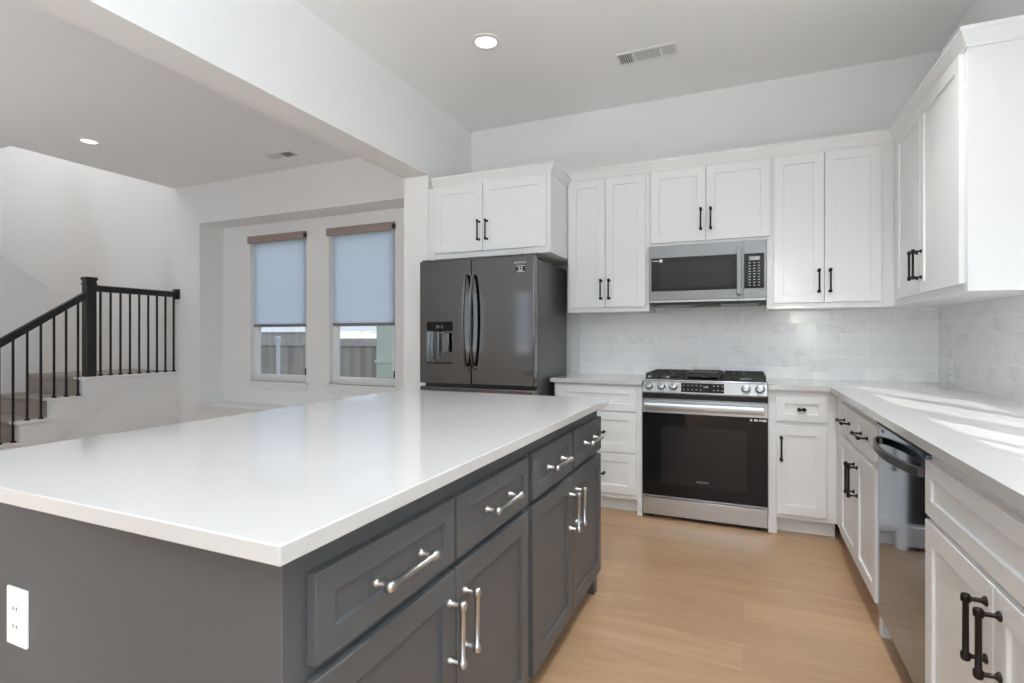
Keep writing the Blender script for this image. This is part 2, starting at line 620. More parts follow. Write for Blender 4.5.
# niche lining and its outer wall with two window openings
W1 = (-5.535, -4.635, 0.68, 2.415)
W2 = (-4.30, -3.40, 0.68, 2.415)
struct('wall_niche_left', M['wall'], MB().box(NX0 - 0.1, NX0, YL + 0.1, YN + 0.11, NZ0, NZ1))
struct('wall_niche_right', M['wall'], MB().box(NX1, NX1 + 0.1, YL + 0.1, YN + 0.11, NZ0, NZ1))
struct('ceiling_niche', M['wall'], MB().box(NX0, NX1, YL + 0.1, YN + 0.11, NZ1, NZ1 + 0.1))
for nm, xa, xb in (('outer_left', NX0, W1[0]), ('between_windows', W1[1], W2[0]), ('outer_right', W2[1], NX1)):
    struct('wall_niche_' + nm, M['wall'], MB().box(xa, xb, YN, YN + 0.11, NZ0, NZ1))
for q in (W1, W2):
    struct('wall_niche_below', M['wall'], MB().box(q[0], q[1], YN, YN + 0.11, NZ0, q[2]))
    struct('wall_niche_above', M['wall'], MB().box(q[0], q[1], YN, YN + 0.11, q[3], NZ1))
struct('trim_1', M['trim'], MB().box(NX0 - 0.03, NX1, YL - 0.025, YN, NZ0 - 0.03, NZ0).box(NX0 - 0.02, NX1, YL - 0.012, YL, NZ0 - 0.10, NZ0 - 0.03), 0.004)
# stairwell upper side walls
struct('wall_stairwell_side', M['wall'], MB().box(-6.47, -6.37, 2.68, YL, ZC + 0.3, ZT))
struct('wall_stairwell_front', M['wall'], MB().box(XW, -6.47, 2.68, 2.78, ZC + 0.3, ZT))
struct('baseboard_back', M['trim'], MB().box(XL1, -1.255, YB - 0.015, YB, 0, 0.13), 0.003)
struct('baseboard_living', M['trim'], MB().box(-6.34, XL0, YL - 0.015, YL, 0, 0.13), 0.003)
struct('baseboard_left', M['trim'], MB().box(XW, XW + 0.015, YS, 2.3, 0, 0.13), 0.003)
# strip of trim where the tile stops beside the refrigerator
struct('trim_2', M['trim'], MB().box(-1.252, -1.222, YB - 0.013, YB, 0.914, 1.39), 0.002)
struct('wall_back_tile', M['tile_back'], MB().box(-1.222, XR, YB - 0.010, YB, 0.914, 1.46))
struct('wall_right_tile', M['tile_right'], MB().box(XR - 0.010, XR, 2.50, YB - 0.010, 0.914, 1.40))


# ------------------------------------------------------------------ living-room windows, shades, yard
def window(n, q):
    x0, x1, z0, z1 = q
    ya, yb = YN + 0.055, YN + 0.105
    f = MB()
    t = 0.07
    f.box(x0, x0 + t, ya, yb, z0, z1).box(x1 - t, x1, ya, yb, z0, z1)
    f.box(x0 + t, x1 - t, ya, yb, z0, z0 + t + 0.01).box(x0 + t, x1 - t, ya, yb, z1 - t, z1)
    zm = 1.352
    f.box(x0 + t, x1 - t, ya + 0.01, yb, zm - 0.02, zm + 0.02)
    o = tag(f.build('window_%d' % n, M['vinyl'], None, 0.003), kind='structure')
    MB().box(x0 + t, x1 - t, ya + 0.022, ya + 0.027, z0 + t, z1 - t).build('window_pane', M['pane'], o)
    MB().box(x0 - 0.04, x1 + 0.04, YN - 0.03, YN + 0.055, z0 - 0.025, z0).box(x0 - 0.02, x1 + 0.02, YN - 0.014, YN, z0 - 0.095, z0 - 0.025).build('window_sill', M['trim'], o, 0.003)
    return o


window(1, W1)
window(2, W2)


def roller_shade(q, label):
    x0, x1, z0, z1 = q
    t = thing('roller_shade', label, 'window shade', (x0, YN, 0), 0, 'roller shades on the living room windows')
    W = x1 - x0
    MB().box(-0.02, W + 0.005, -0.026, -0.001, z1 - 0.065, z1 + 0.02).build('fascia', M['fascia'], t, 0.004)
    MB().box(W - 0.02, W + 0.009, -0.030, -0.001, z1 - 0.05, z1 - 0.005).build('bracket', M['black'], t, 0.002)
    MB().box(0.035, W - 0.012, 0.030, 0.032, 1.365, z1 - 0.06).build('shade_fabric', M['shade'], t)
    MB().box(0.035, W - 0.012, 0.022, 0.040, 1.335, 1.367).build('hem_bar', M['hem'], t, 0.004)
    MB().cyl((W - 0.018, 0.018, z1 - 0.06), (W - 0.018, 0.018, z0 + 0.16), 0.0022, n=8).build('chain', M['label_g'], t)
    MB().box(W - 0.026, W - 0.010, 0.004, 0.030, z0 + 0.09, z0 + 0.17).build('chain_tensioner', M['black'], t, 0.003)
    return t


roller_shade(W1, 'blue-grey roller shade with taupe fascia on the window nearer the stairs')
roller_shade(W2, 'blue-grey roller shade with taupe fascia on the window nearer the refrigerator')

struct('ground_patio', M['concrete'], MB().box(-40, 30, -60, YS - 0.1, -0.25, -0.1))
struct('ground_yard', M['ground'], MB().box(-40, 30, YN + 0.2, 60, -0.75, -0.6))
YF = 9.0
f = thing('fence', 'weathered grey wooden fence seen through the living room windows', 'fence', (-10, YF, -0.6))
b = MB()
for i in range(120):
    x = -8 + i * 0.146
    b.box(x, x + 0.142, 0, 0.018, 0, 1.91)
tag(b.build('picket_panel', M['fence'], f), kind='thing')
MB().box(-8, 9.5, -0.04, 0.0, 1.63, 1.91).build('top_board', M['concrete'], f)
MB().box(-8, 9.5, -0.06, 0.03, 1.91, 1.935).build('cap_rail', M['fence'], f)
MB().box(-8, 9.5, -0.04, 0.0, 0.35, 0.44).build('bottom_rail', M['fence'], f)
p = thing('vent_pipe', 'pale pipe post standing outside the window nearer the stairs', 'pipe', (-6.91, 6.4, -0.6))
MB().cyl((0, 0, 0), (0, 0, 1.76), 0.030, n=20).build('pipe', M['pvc'], p)
MB().lathe((0, 0, 1.76), (0, 0, 1), [(0, 0.042), (0.05, 0.042), (0.07, 0.02)], 20).build('cap', M['pvc'], p)
p = thing('utility_box', 'pale green utility box outside the window nearer the refrigerator', 'utility box', (-4.80, 6.6, -0.6))
MB().box(-0.32, 0.36, 0, 0.3, 1.20, 2.15).build('cabinet', M['pale_green'], p, 0.01)
MB().box(-0.34, 0.38, -0.02, 0.32, 1.42, 1.47).build('band', M['pale_green'], p, 0.006)
for x in (-0.34, 0.26):
    MB().box(x, x + 0.10, 0.1, 0.2, 0, 1.20).build('leg', M['pvc'], p)


# ------------------------------------------------------------------ pulls
def pull(parent, cx, cz, length, vertical, m, yface=-0.02, name='handle', r=0.0055, off=0.036, flare=1.75):
    """bar pull with collared ends, two posts and flared bases, standing out from a front at y = yface"""
    b = MB()
    y = yface - off
    h = length / 2

    def P(t, yy):
        return (cx, yy, cz + t) if vertical else (cx + t, yy, cz)
    ax = Vector(P(1, 0)) - Vector(P(0, 0))
    b.lathe(P(-h, y), ax, [(0, 0.3 * r), (0.002, r * 1.25), (0.006, r * 1.55), (0.018, r * 1.55), (0.021, r), (length - 0.021, r),
                           (length - 0.018, r * 1.55), (length - 0.006, r * 1.55), (length - 0.002, r * 1.25), (length, 0.3 * r)], 16)
    for s in (-1, 1):
        t = s * (h - 0.012)
        b.lathe(P(t, yface), (0, -1, 0), [(0, r * flare), (0.003, r * flare), (0.007, r * 1.1), (0.010, r * 0.8), (off, r * 0.8)], 14)
    return b.build(name, m, parent, 0, angle=50)


# ------------------------------------------------------------------ cabinets
ST = 0.057


def shaker(name, x0, x1, z0, z1, m, parent, st=ST, dep=0.009, y0=-0.02, y1=0.0):
    st = min(st, (x1 - x0) * 0.3, (z1 - z0) * 0.3)
    b = MB().recess(x0, x1, z0, z1, y0, y1, x0 + st, x1 - st, z0 + st, z1 - st, dep)
    return b.build(name, m, parent, 0.0016)


def cabinet(name, label, loc, rz, W, D, z0, z1, m, group, toe=True):
    t = thing(name, label, 'cabinet', loc, rz, group)
    b = MB()
    if toe:
        b.box(0, W, 0, D, 0.1, z1)
        b.build('body', m, t, 0.0015)
        MB().box(0.0, W, 0.075, D, 0.0, 0.1).build('toe_kick', m, t)
    else:
        b.box(0, W, 0, D, z0, z1)
        b.build('body', m, t, 0.0015)
    return t


def crown(parent, segs, m, tall=0.078):
    """crown moulding following the top of a cabinet; segs = list of (polyline) in plan, outward side on the right"""
    prof = [(0, 0), (0.005, 0), (0.007, 0.010), (0.017, 0.024), (0.029, 0.047), (0.033, 0.050), (0.033, 0.064), (0, 0.064)]
    prof = [(p, q * tall / 0.064) for p, q in prof]
    b = MB()
    for pts, z in segs:
        n = len(pts)
        P = [Vector((p[0], p[1])) for p in pts]
        rings = []
        for i in range(n):
            d0 = (P[i] - P[i - 1]).normalized() if i > 0 else None
            d1 = (P[i + 1] - P[i]).normalized() if i < n - 1 else None
            d0 = d0 or d1
            d1 = d1 or d0
            n0 = Vector((d0.y, -d0.x))
            n1 = Vector((d1.y, -d1.x))
            mit = (n0 + n1) / (1 + n0.dot(n1))
            rings.append([b.bm.verts.new((P[i].x + mit.x * a, P[i].y + mit.y * a, z + c)) for a, c in prof])
        k = len(prof)
        for A, B in zip(rings, rings[1:]):
            for j in range(k):
                q = (j + 1) % k
                b._f([A[j], A[q], B[q], B[j]])
        b._f(rings[0][::-1])
        b._f(rings[-1])
    return b.build('crown_moulding', m, parent, 0.001, angle=20)


WH = M['white']
UZ0, UZ1 = 1.392, 2.388        # wall cabinets
DZ0, DZ1 = 1.427, 2.380       # their doors
UY = 3.905                    # frame plane of back wall cabinets
UX = 0.84                     # frame plane of right wall cabinet
G_UP = 'white wall cabinets'
G_BASE = 'white base cabinets'

# over-refrigerator cabinet
c = cabinet('wall_cabinet', 'deep white cabinet with two short doors above the refrigerator', (-2.19, 3.52, 0), 0, 0.954, YB - 3.52, 1.80, 2.354, WH, G_UP, False)
for (a, b_, hx) in ((0.022, 0.430, 0.405), (0.434, 0.925, 0.470)):
    d = shaker('door', a, b_, 1.843, 2.338, WH, c)
    pull(d, hx, 1.990, 0.155, True, M['bronze'])
MB().box(-0.058, 0.0, 0.021, 0.05, 1.80, 2.354).build('filler_strip', WH, c, 0.001)
crown(c, [([(0.0, 0.0), (0.954, 0.0), (0.954, UY - 3.52 - 0.001)], 2.354)], WH, 0.066)

# left tall wall cabinet
c = cabinet('wall_cabinet', 'tall white two-door wall cabinet between the refrigerator and the microwave', (-1.234, UY, 0), 0, 0.612, YB - UY - 0.012, UZ0, UZ1, WH, G_UP, False)
for (a, b_, hx) in ((0.016, 0.293, 0.266), (0.297, 0.588, 0.326)):
    d = shaker('door', a, b_, DZ0, DZ1, WH, c)
    pull(d, hx, 1.558, 0.155, True, M['bronze'])
crown(c, [([(0.0, 0.0), (0.612, 0.0)], UZ1)], WH)

# short cabinet over the microwave
c = cabinet('wall_cabinet', 'short white two-door wall cabinet directly above the microwave', (-0.621, UY, 0), 0, 0.79, YB - UY - 0.012, 1.851, UZ1, WH, G_UP, False)
for (a, b_, hx) in ((0.014, 0.381, 0.350), (0.385, 0.779, 0.414)):
    d = shaker('door', a, b_, 1.872, DZ1, WH, c)
    pull(d, hx, 2.017, 0.155, True, M['bronze'])
crown(c, [([(0.0, 0.0), (0.79, 0.0)], UZ1)], WH)

# right tall wall cabinet on the back wall, running blind into the corner
c = cabinet('wall_cabinet', 'tall white two-door wall cabinet right of the microwave, in the corner', (0.1695, UY, 0), 0, XR - 0.1695 - 0.012, YB - UY - 0.012, UZ0, UZ1, WH, G_UP, False)
for (a, b_, hx) in ((0.013, 0.297, 0.268), (0.301, 0.604, 0.330)):
    d = shaker('door', a, b_, DZ0, DZ1, WH, c)
    pull(d, hx, 1.562, 0.155, True, M['bronze'])
crown(c, [([(0.0, 0.0), (UX - 0.1695, 0.0)], UZ1)], WH)
MB().box(-0.030, -0.0005, 0.0, 0.03, UZ0, 1.850).build('filler_strip', WH, c)

# right wall cabinet
UYE = 2.745
c = cabinet('wall_cabinet', 'tall white two-door wall cabinet on the right wall, its blank end facing the room', (UX, UY - 0.001, 0), -90, UY - UYE, XR - UX - 0.012, UZ0, UZ1, WH, G_UP, False)
LU = UY - UYE
for (a, b_, hx) in ((0.130, 0.588, 0.556), (0.592, LU - 0.030, 0.624)):
    d = shaker('door', a, b_, DZ0, DZ1, WH, c)
    pull(d, hx, 1.572, 0.155, True, M['bronze'])
crown(c, [([(0.0, 0.0), (LU, 0.0), (LU, XR - UX - 0.012)], UZ1)], WH)

# ---- base cabinets
BY = 3.65          # frame plane, back run
BX = 0.505         # frame plane, right run
CT = 0.884         # underside of worktop
c = cabinet('base_cabinet', 'white three-drawer base cabinet left of the range', (-1.252, BY, 0), 0, 0.624, YB - BY - 0.012, 0, CT, WH, G_BASE)
for k, (a, b_) in enumerate(((0.700, 0.868), (0.418, 0.692), (0.135, 0.410))):
    d = shaker('drawer', 0.018, 0.586, a, b_, WH, c)
    pull(d, 0.302, (a + b_) / 2 - (0.035 if k == 0 else 0.0), 0.155, False, M['bronze'])
MB().box(0.590, 0.624, 0.0, 0.06, 0.0, 0.1).build('foot', WH, c, 0.001)

c = cabinet('base_cabinet', 'white base cabinet with one drawer over one door right of the range', (0.138, BY, 0), 0, BX - 0.138 - 0.001, YB - BY - 0.012, 0, CT, WH, G_BASE)
d = shaker('drawer', 0.044, 0.313, 0.695, 0.846, WH, c, st=0.045)
pull(d, 0.180, 0.771, 0.05, False, M['bronze'], r=0.006, off=0.028)
d = shaker('door', 0.044, 0.313, 0.130, 0.667, WH, c)
pull(d, 0.071, 0.530, 0.155, True, M['bronze'])
MB().box(0.0, 0.050, 0.0, 0.06, 0.0, 0.1).build('foot', WH, c, 0.001)

YC1 = 2.545        # near end of the corner cabinet
LC = YB - 0.012 - YC1
c = cabinet('base_cabinet', 'white corner base cabinet with two drawers and two doors beside the dishwasher', (BX, YB - 0.012, 0), -90, LC, XR - BX - 0.012, 0, CT, WH, G_BASE)


def wy(y):
    return YB - 0.012 - y


for (ya, yb, hy) in ((3.40, 2.958, 2.991), (2.952, 2.558, 2.915)):
    d = shaker('drawer', wy(ya), wy(yb), 0.695, 0.846, WH, c, st=0.045)
    pull(d, wy((ya + yb) / 2), 0.771, 0.155, False, M['bronze'])
    d = shaker('door', wy(ya), wy(yb), 0.130, 0.667, WH, c)
    pull(d, wy(hy), 0.530, 0.155, True, M['bronze'])
MB().box(LC - 0.040, LC, 0.0, 0.06, 0.0, 0.1).build('foot', WH, c, 0.004)

SY0, SY1 = 1.923, 0.97
c = cabinet('base_cabinet', 'white sink base cabinet with two doors in the near right foreground', (BX, SY0, 0), -90, SY0 - SY1, 0.09, 0, CT, WH, G_BASE)
b = MB().box(0, SY0 - SY1, 0.09, XR - BX - 0.012, 0.1, 0.55)
b.build('rear_body', WH, c)
shaker('false_drawer_front', 0.016, SY0 - SY1 - 0.015, 0.690, 0.846, WH, c, st=0.05)
for (a, b_, hx) in ((0.016, 0.478, 0.445), (0.482, SY0 - SY1 - 0.015, 0.515)):
    d = shaker('door', a, b_, 0.130, 0.674, WH, c)
    pull(d, hx, 0.563, 0.150, True, M['bronze'], r=0.0062)
c = cabinet('base_cabinet', 'white base cabinet beyond the sink at the right edge of the photo', (BX, SY1 - 0.002, 0), -90, 1.3, XR - BX - 0.012, 0, CT, WH, G_BASE)
for (a, b_) in ((0.02, 0.62), (0.64, 1.28)):
    shaker('drawer', a, b_, 0.695, 0.846, WH, c, st=0.045)
    shaker('door', a, b_, 0.130, 0.667, WH, c)

# ---- worktops
Q = M['quartz']
o = MB().box(-1.272, -0.627, 3.61, YB - 0.010, CT, 0.914).build('worktop', Q, None, 0.0025)
tag(o, 'short white quartz worktop between refrigerator and range', 'worktop', 'white quartz worktops')
XF = 0.465
SKX0, SKX1, SKY0, SKY1 = 0.605, 1.02, 1.00, 1.66
b = MB()
b.prism([(0.138, 3.61), (XF - 0.015, 3.61), (XF, 3.595), (XF, SKY1), (XR - 0.010, SKY1), (XR - 0.010, YB - 0.010), (0.138, YB - 0.010)], 'z', CT, 0.914)
b.box(XF, SKX0, SKY0, SKY1, CT, 0.914).box(SKX1, XR - 0.010, SKY0, SKY1, CT, 0.914)
b.box(XF, XR - 0.010, -0.35, SKY0, CT, 0.914)
bmesh.ops.remove_doubles(b.bm, verts=b.bm.verts, dist=0.0005)
o = b.build('worktop', Q, None)
tag(o, 'L-shaped white quartz worktop with sunlit stripes along the right wall', 'worktop', 'white quartz worktops')

s = thing('sink', 'undermount steel sink basin set in the right worktop', 'sink', (0, 0, 0))
b = MB()
b.box(SKX0 - 0.012, SKX0, SKY0 - 0.012, SKY1 + 0.012, 0.68, CT).box(SKX1, SKX1 + 0.012, SKY0 - 0.012, SKY1 + 0.012, 0.68, CT)
b.box(SKX0, SKX1, SKY0 - 0.012, SKY0, 0.68, CT).box(SKX0, SKX1, SKY1, SKY1 + 0.012, 0.68, CT)
b.box(SKX0 - 0.012, SKX1 + 0.012, SKY0 - 0.012, SKY1 + 0.012, 0.668, 0.68)
b.build('basin', M['sink'], s)
MB().lathe((0.81, 1.33, 0.680), (0, 0, 1), [(0, 0.05), (0.004, 0.05), (0.005, 0.03)], 24).build('drain', M['steel'], s)

# ------------------------------------------------------------------ island
GR = M['grey']
IX, IY0, IYM, IY1 = -0.64, 0.60, 1.572, 2.485
IXB = -1.47
G_IS = 'dark grey island cabinets'
b = MB().box(-1.735, -0.585, 0.545, 2.492, CT, 0.914)
o = b.build('island_worktop', Q, None, 0.0025)
tag(o, 'large white quartz slab on top of the grey island', 'worktop')


def island_unit(label, y0, y1, fronts):
    t = thing('island_cabinet', label, 'cabinet', (IX, y0, 0), 90, G_IS)
    W = y1 - y0
    MB().box(0, W, 0, IX - IXB, 0.085, CT).build('body', GR, t, 0.0015)
    return t, W


t, W = island_unit('near dark grey island cabinet with the outlet end panel, two drawers and two doors', IY0, IYM - 0.001, None)
MB().box(0.0, W, 0.075, IX - IXB, 0, 0.085).build('toe_kick', GR, t)
for a, b_, dz in ((0.649, 1.090, 0), (1.101, 1.557, 0)):
    d = shaker('drawer', a - IY0, b_ - IY0, 0.678, 0.826, GR, t, st=0.05)
    tag(pull(d, (a + b_) / 2 - IY0, 0.752, 0.172, False, M['nickel'], r=0.0066, flare=1.35), 'brushed nickel bar pull')
for a, b_, hy in ((0.649, 1.095, 1.063), (1.101, 1.557, 1.134)):
    d = shaker('door', a - IY0, b_ - IY0, 0.105, 0.656, GR, t)
    tag(pull(d, hy - IY0, 0.527, 0.155, True, M['nickel'], r=0.0066, flare=1.35), 'brushed nickel bar pull')
t, W = island_unit('far dark grey island cabinet with two drawers and two doors, nearest the refrigerator', IYM + 0.001, IY1, None)
Y0 = IYM + 0.001
MB().box(0.0, W - 0.06, 0.075, IX - IXB, 0, 0.085).build('toe_kick', GR, t)
for a, b_ in ((1.597, 2.018), (2.052, 2.484)):
    d = shaker('drawer', a - Y0, b_ - Y0, 0.678, 0.830, GR, t, st=0.05)
    tag(pull(d, (a + b_) / 2 - Y0, 0.756, 0.172, False, M['nickel'], r=0.0066, flare=1.35), 'brushed nickel bar pull')
for a, b_, hy in ((1.597, 2.028, 1.99), (2.034, 2.480, 2.07)):
    d = shaker('door', a - Y0, b_ - Y0, 0.105, 0.656, GR, t)
    tag(pull(d, hy - Y0, 0.527, 0.155, True, M['nickel'], r=0.0066, flare=1.35), 'brushed nickel bar pull')
MB().prism([(W - 0.075, 0.085), (W - 0.055, 0.05), (W - 0.05, 0.0), (W, 0.0), (W, 0.085)], 'y', 0.0, 0.06).build('foot', GR, t, 0.001)


# ------------------------------------------------------------------ outlets
def outlet(label, loc, rx, rz, horizontal=False, slots=1):
    t = thing('wall_outlet', label, 'outlet', loc, rz)
    # built facing -Y, centred
    w, h = (0.118, 0.074) if horizontal else (0.074, 0.118)
    MB().box(-w / 2, w / 2, -0.006, 0, -h / 2, h / 2).build('cover_plate', M['plastic'], t, 0.002)
    cx, cz = (0.052, 0.033) if horizontal else (0.033, 0.052)
    MB().box(-cx / 2 - 0.008, cx / 2 + 0.008, -0.008, -0.005, -cz / 2 - 0.008, cz / 2 + 0.008).build('receptacle', M['plastic'], t, 0.001)
    for s in (-0.018, 0.018):
        b = MB()
        for e in (-0.006, 0.006):
            if horizontal:
                b.box(s - 0.003, s + 0.004, -0.0086, -0.0078, e - 0.001, e + 0.001)
            else:
                b.box(e - 0.001, e + 0.001, -0.0086, -0.0078, s - 0.003, s + 0.004)
        b.build('socket_slots', M['black'], t)
    return t


outlet('white outlet plate on the back wall tile right of the range', (0.474, YB - 0.010, 1.004), 0, 0, True)
outlet('white outlet plate on the right wall tile near the corner', (XR - 0.010, 3.985, 0.996), 0, -90, False)
outlet('white outlet plate on the near grey end panel of the island', (-1.362, IY0, 0.630), 0, 0, False)

# ------------------------------------------------------------------ range
r = thing('gas_range', 'stainless steel slide-in gas range with black oven glass and black grates', 'range', (-0.243, 3.63, 0))
HW = 0.379
MB().box(-HW, HW, 0.03, 0.595, 0.03, 0.905).build('body', M['steel_dull'], r, 0.002)
b = MB().box(-HW, HW, 0.0, 0.03, 0.028, 0.140)
b.build('storage_drawer', M['steel'], r, 0.003)
for x in (-HW + 0.05, HW - 0.05):
    for y in (0.06, 0.55):
        MB().cyl((x, y, 0), (x, y, 0.03), 0.018).build('foot', M['rubber'], r)
MB().box(-HW + 0.01, HW - 0.01, 0.02, 0.03, 0.012, 0.03).build('base_strip', M['black'], r)
# oven door: stainless top band, black glass, thin frame
d = MB().box(-HW, HW, -0.004, 0.030, 0.705, 0.790).build('oven_door', M['steel'], r, 0.002)
MB().box(-HW, HW, 0.0, 0.030, 0.148, 0.158).build('door_trim', M['steel'], d, 0.002)
MB().box(-HW, HW, -0.004, 0.028, 0.158, 0.705).build('oven_glass', M['bglass'], d, 0.002)
MB().recess(-0.26, 0.26, 0.24, 0.62, -0.0046, -0.004, -0.255, 0.255, 0.245, 0.615, 0.0004).build('window_outline', M['mwglass'], d)
b = MB()
b.sweep([(-HW + 0.02, -0.042, 0.752), (HW - 0.02, -0.042, 0.752)], [(-0.008, -0.024), (0.006, -0.024), (0.010, -0.016), (0.010, 0.016), (0.006, 0.024), (-0.008, 0.024)])
for x in (-HW + 0.05, HW - 0.05):
    b.box(x - 0.012, x + 0.012, -0.036, -0.003, 0.742, 0.762)
b.build('oven_handle', M['steel'], d, 0.002)
text('oven_lettering', 'SAMSUNG', 0.016, (0.0, -0.0052, 0.270), FACE, M['label_g'], d)
b = MB()
for x, w_ in ((0.285, 0.012), (0.312, 0.022), (0.336, 0.012), (0.358, 0.026)):
    b.box(x - w_ / 2, x + w_ / 2, -0.0052, -0.004, 0.683, 0.697)
b.build('stickers', M['label_w'], d)
# control panel, sloped
b = MB().prism([(-0.012, 0.832), (-0.018, 0.842), (0.014, 0.915), (0.10, 0.918), (0.10, 0.832)], 'x', -HW, HW)
cp = b.build('control_panel', M['steel_panel'], r, 0.003)
MB().prism([(-0.004, 0.800), (-0.008, 0.830), (0.03, 0.830), (0.03, 0.800)], 'x', -HW + 0.002, HW - 0.002).build('panel_gap_shade', M['black'], r, 0.002)  # black strip standing for the shaded gap between panel and oven door
nrm = Vector((0, -0.073, 0.032)).normalized()


def on_panel(x, z, out=0.0):
    y = -0.018 + (z - 0.842) / 0.073 * 0.032
    return Vector((x, y, z)) + nrm * out


for x in (-0.336, -0.255, -0.179, 0.256, 0.335):
    p0 = on_panel(x, 0.880)
    MB().lathe(p0, nrm, [(0, 0.029), (0.004, 0.029), (0.006, 0.024), (0.020, 0.0225), (0.026, 0.020), (0.028, 0.008)], 28).build('knob', M['steel_panel'], cp)
b = MB()
P = [on_panel(-0.132, 0.849, 0.001), on_panel(0.129, 0.849, 0.001), on_panel(0.129, 0.907, 0.001), on_panel(-0.132, 0.907, 0.001)]
Pb = [q - nrm * 0.004 for q in P]
va = [b.bm.verts.new(q) for q in P]
vb = [b.bm.verts.new(q) for q in Pb]
b._f(va)
for i in range(4):
    b._f([va[i], va[(i + 1) % 4], vb[(i + 1) % 4], vb[i]])
b.mi = 1
for i in range(10):
    if i in (5, 6):
        continue
    for zz_ in (0.865, 0.892):
        q = on_panel(-0.115 + i * 0.026, zz_, 0.0015)
        b.box(q.x - 0.005, q.x + 0.005, q.y - 0.0006, q.y + 0.0006, q.z - 0.002, q.z + 0.002)
b.build('touch_display', [M['bglass'], M['label_g']], cp)
rot = (math.atan2(0.073, 0.032), 0, 0)
text('clock_digits', '2:00', 0.018, on_panel(0.02, 0.884, 0.0016), rot, M['label_s'], cp)
MB().box(-HW, HW, 0.05, 0.600, 0.905, 0.922).build('cooktop', M['steel'], r, 0.004)
MB().box(-HW + 0.02, HW - 0.02, 0.075, 0.575, 0.922, 0.926).build('burner_tray', M['black'], r, 0.001)


def grate(x0, x1, y0, y1):
    b = MB()
    z0, z1, t = 0.944, 0.962, 0.011
    b.box(x0, x1, y0, y0 + t, z0, z1).box(x0, x1, y1 - t, y1, z0, z1)
    b.box(x0, x0 + t, y0 + t, y1 - t, z0, z1).box(x1 - t, x1, y0 + t, y1 - t, z0, z1)
    n = 4
    for i in range(1, n):
        x = x0 + (x1 - x0) * i / n
        b.box(x - t / 2, x + t / 2, y0 + t, y1 - t, z0 + 0.002, z1)
    for f_ in (0.25, 0.5, 0.75):
        y = y0 + (y1 - y0) * f_
        b.box(x0 + t, x1 - t, y - t / 2, y + t / 2, z0 + 0.004, z1 - 0.001)
    for x in (x0, x1 - 0.016):
        for y in (y0, (y0 + y1) / 2, y1 - 0.016):
            b.box(x, x + 0.016, y, y + 0.016, 0.922, z0 + 0.002)
    return b.build('grate', M['iron'], r, 0.002)


grate(-0.372, -0.125, 0.075, 0.575)
grate(-0.115, 0.105, 0.075, 0.575)
grate(0.115, 0.372, 0.075, 0.575)
MB().box(-0.095, 0.085, 0.12, 0.53, 0.9625, 0.968).build('griddle_plate', M['iron'], r, 0.003)
for (x, y, rr) in ((-0.24, 0.19, 0.05), (-0.24, 0.44, 0.04), (0.235, 0.19, 0.055), (0.235, 0.44, 0.04), (-0.005, 0.32, 0.045)):
    b = MB().lathe((x, y, 0.926), (0, 0, 1), [(0, rr), (0.006, rr), (0.007, rr * 0.8), (0.013, rr * 0.8), (0.015, rr * 0.7)], 24)
    b.build('burner', M['steel_dull'], r)

# ------------------------------------------------------------------ microwave
m_ = thing('microwave', 'stainless over-the-range microwave with black window and keypad', 'microwave', (-0.243, 3.87, 1.453))
MB().box(-0.378, 0.379, 0.03, YB - 3.87 - 0.012, 0.0, 0.396).build('body', M['steel_dull'], m_, 0.002)
d = MB().recess(-0.378, 0.240, 0.012, 0.395, 0.0, 0.03, -0.360, 0.222, 0.076, 0.309, 0.003).build('door', M['steel_mw'], m_, 0.002)
MB().box(-0.359, 0.221, 0.0012, 0.0028, 0.077, 0.308).build('door_glass', M['bglass'], d, 0.0006)
MB().box(-0.300, 0.165, 0.0004, 0.0012, 0.098, 0.275).build('window_mesh', M['mwglass'], d)
b = MB().sweep([(0.214, -0.040, 0.035), (0.214, -0.040, 0.348)], [(-0.013, -0.007), (0.013, -0.007), (0.013, 0.007), (-0.013, 0.007)], up=(0, -1, 0))
b.box(0.203, 0.225, -0.036, 0.0, 0.045, 0.065).box(0.203, 0.225, -0.036, 0.0, 0.318, 0.338)
b.build('door_handle', M['steel_mw'], d, 0.002)
MB().box(-0.352, -0.312, 0.0004, 0.0012, 0.288, 0.294).lathe((-0.294, 0.0012, 0.291), (0, -1, 0), [(0, 0.012), (0.0008, 0.012)], 20).build('sticker', M['label_w'], d)
d = MB().recess(0.243, 0.379, 0.012, 0.395, 0.0, 0.03, 0.246, 0.366, 0.076, 0.307, 0.002).build('control_panel', M['steel_mw'], m_, 0.002)
MB().box(0.247, 0.365, 0.0008, 0.0018, 0.077, 0.306).build('keypad_glass', M['bglass'], d)
MB().box(0.275, 0.342, 0.0002, 0.0008, 0.262, 0.288).build('display', M['label_g'], d)
text('display_digits', '12:00', 0.020, (0.309, -0.0004, 0.275), FACE, M['label_w'], d)
keys = MB()
for i in range(3):
    for j in range(9):
        x, z = 0.279 + i * 0.028, 0.245 - j * 0.0185
        keys.box(x - 0.006, x + 0.006, 0.0002, 0.0008, z - 0.0022, z + 0.0022)
keys.build('keys', M['label_s'], d)
b = MB().box(-0.378, 0.379, 0.004, 0.03, -0.004, 0.012)
b.build('bottom_rail', M['steel_dull'], m_, 0.002)
MB().box(-0.36, 0.36, 0.02, 0.35, -0.022, -0.0).build('vent_underside', M['black'], m_, 0.002)
MB().box(-0.33, -0.10, 0.03, 0.20, -0.030, -0.020).build('grease_filter', M['steel_mw'], m_, 0.003)
MB().box(0.10, 0.33, 0.03, 0.20, -0.030, -0.020).build('grease_filter', M['steel_mw'], m_, 0.003)
MB().box(0.350, 0.377, 0.015, 0.05, -0.035, -0.003).build('mount_clip', M['black'], m_, 0.002)

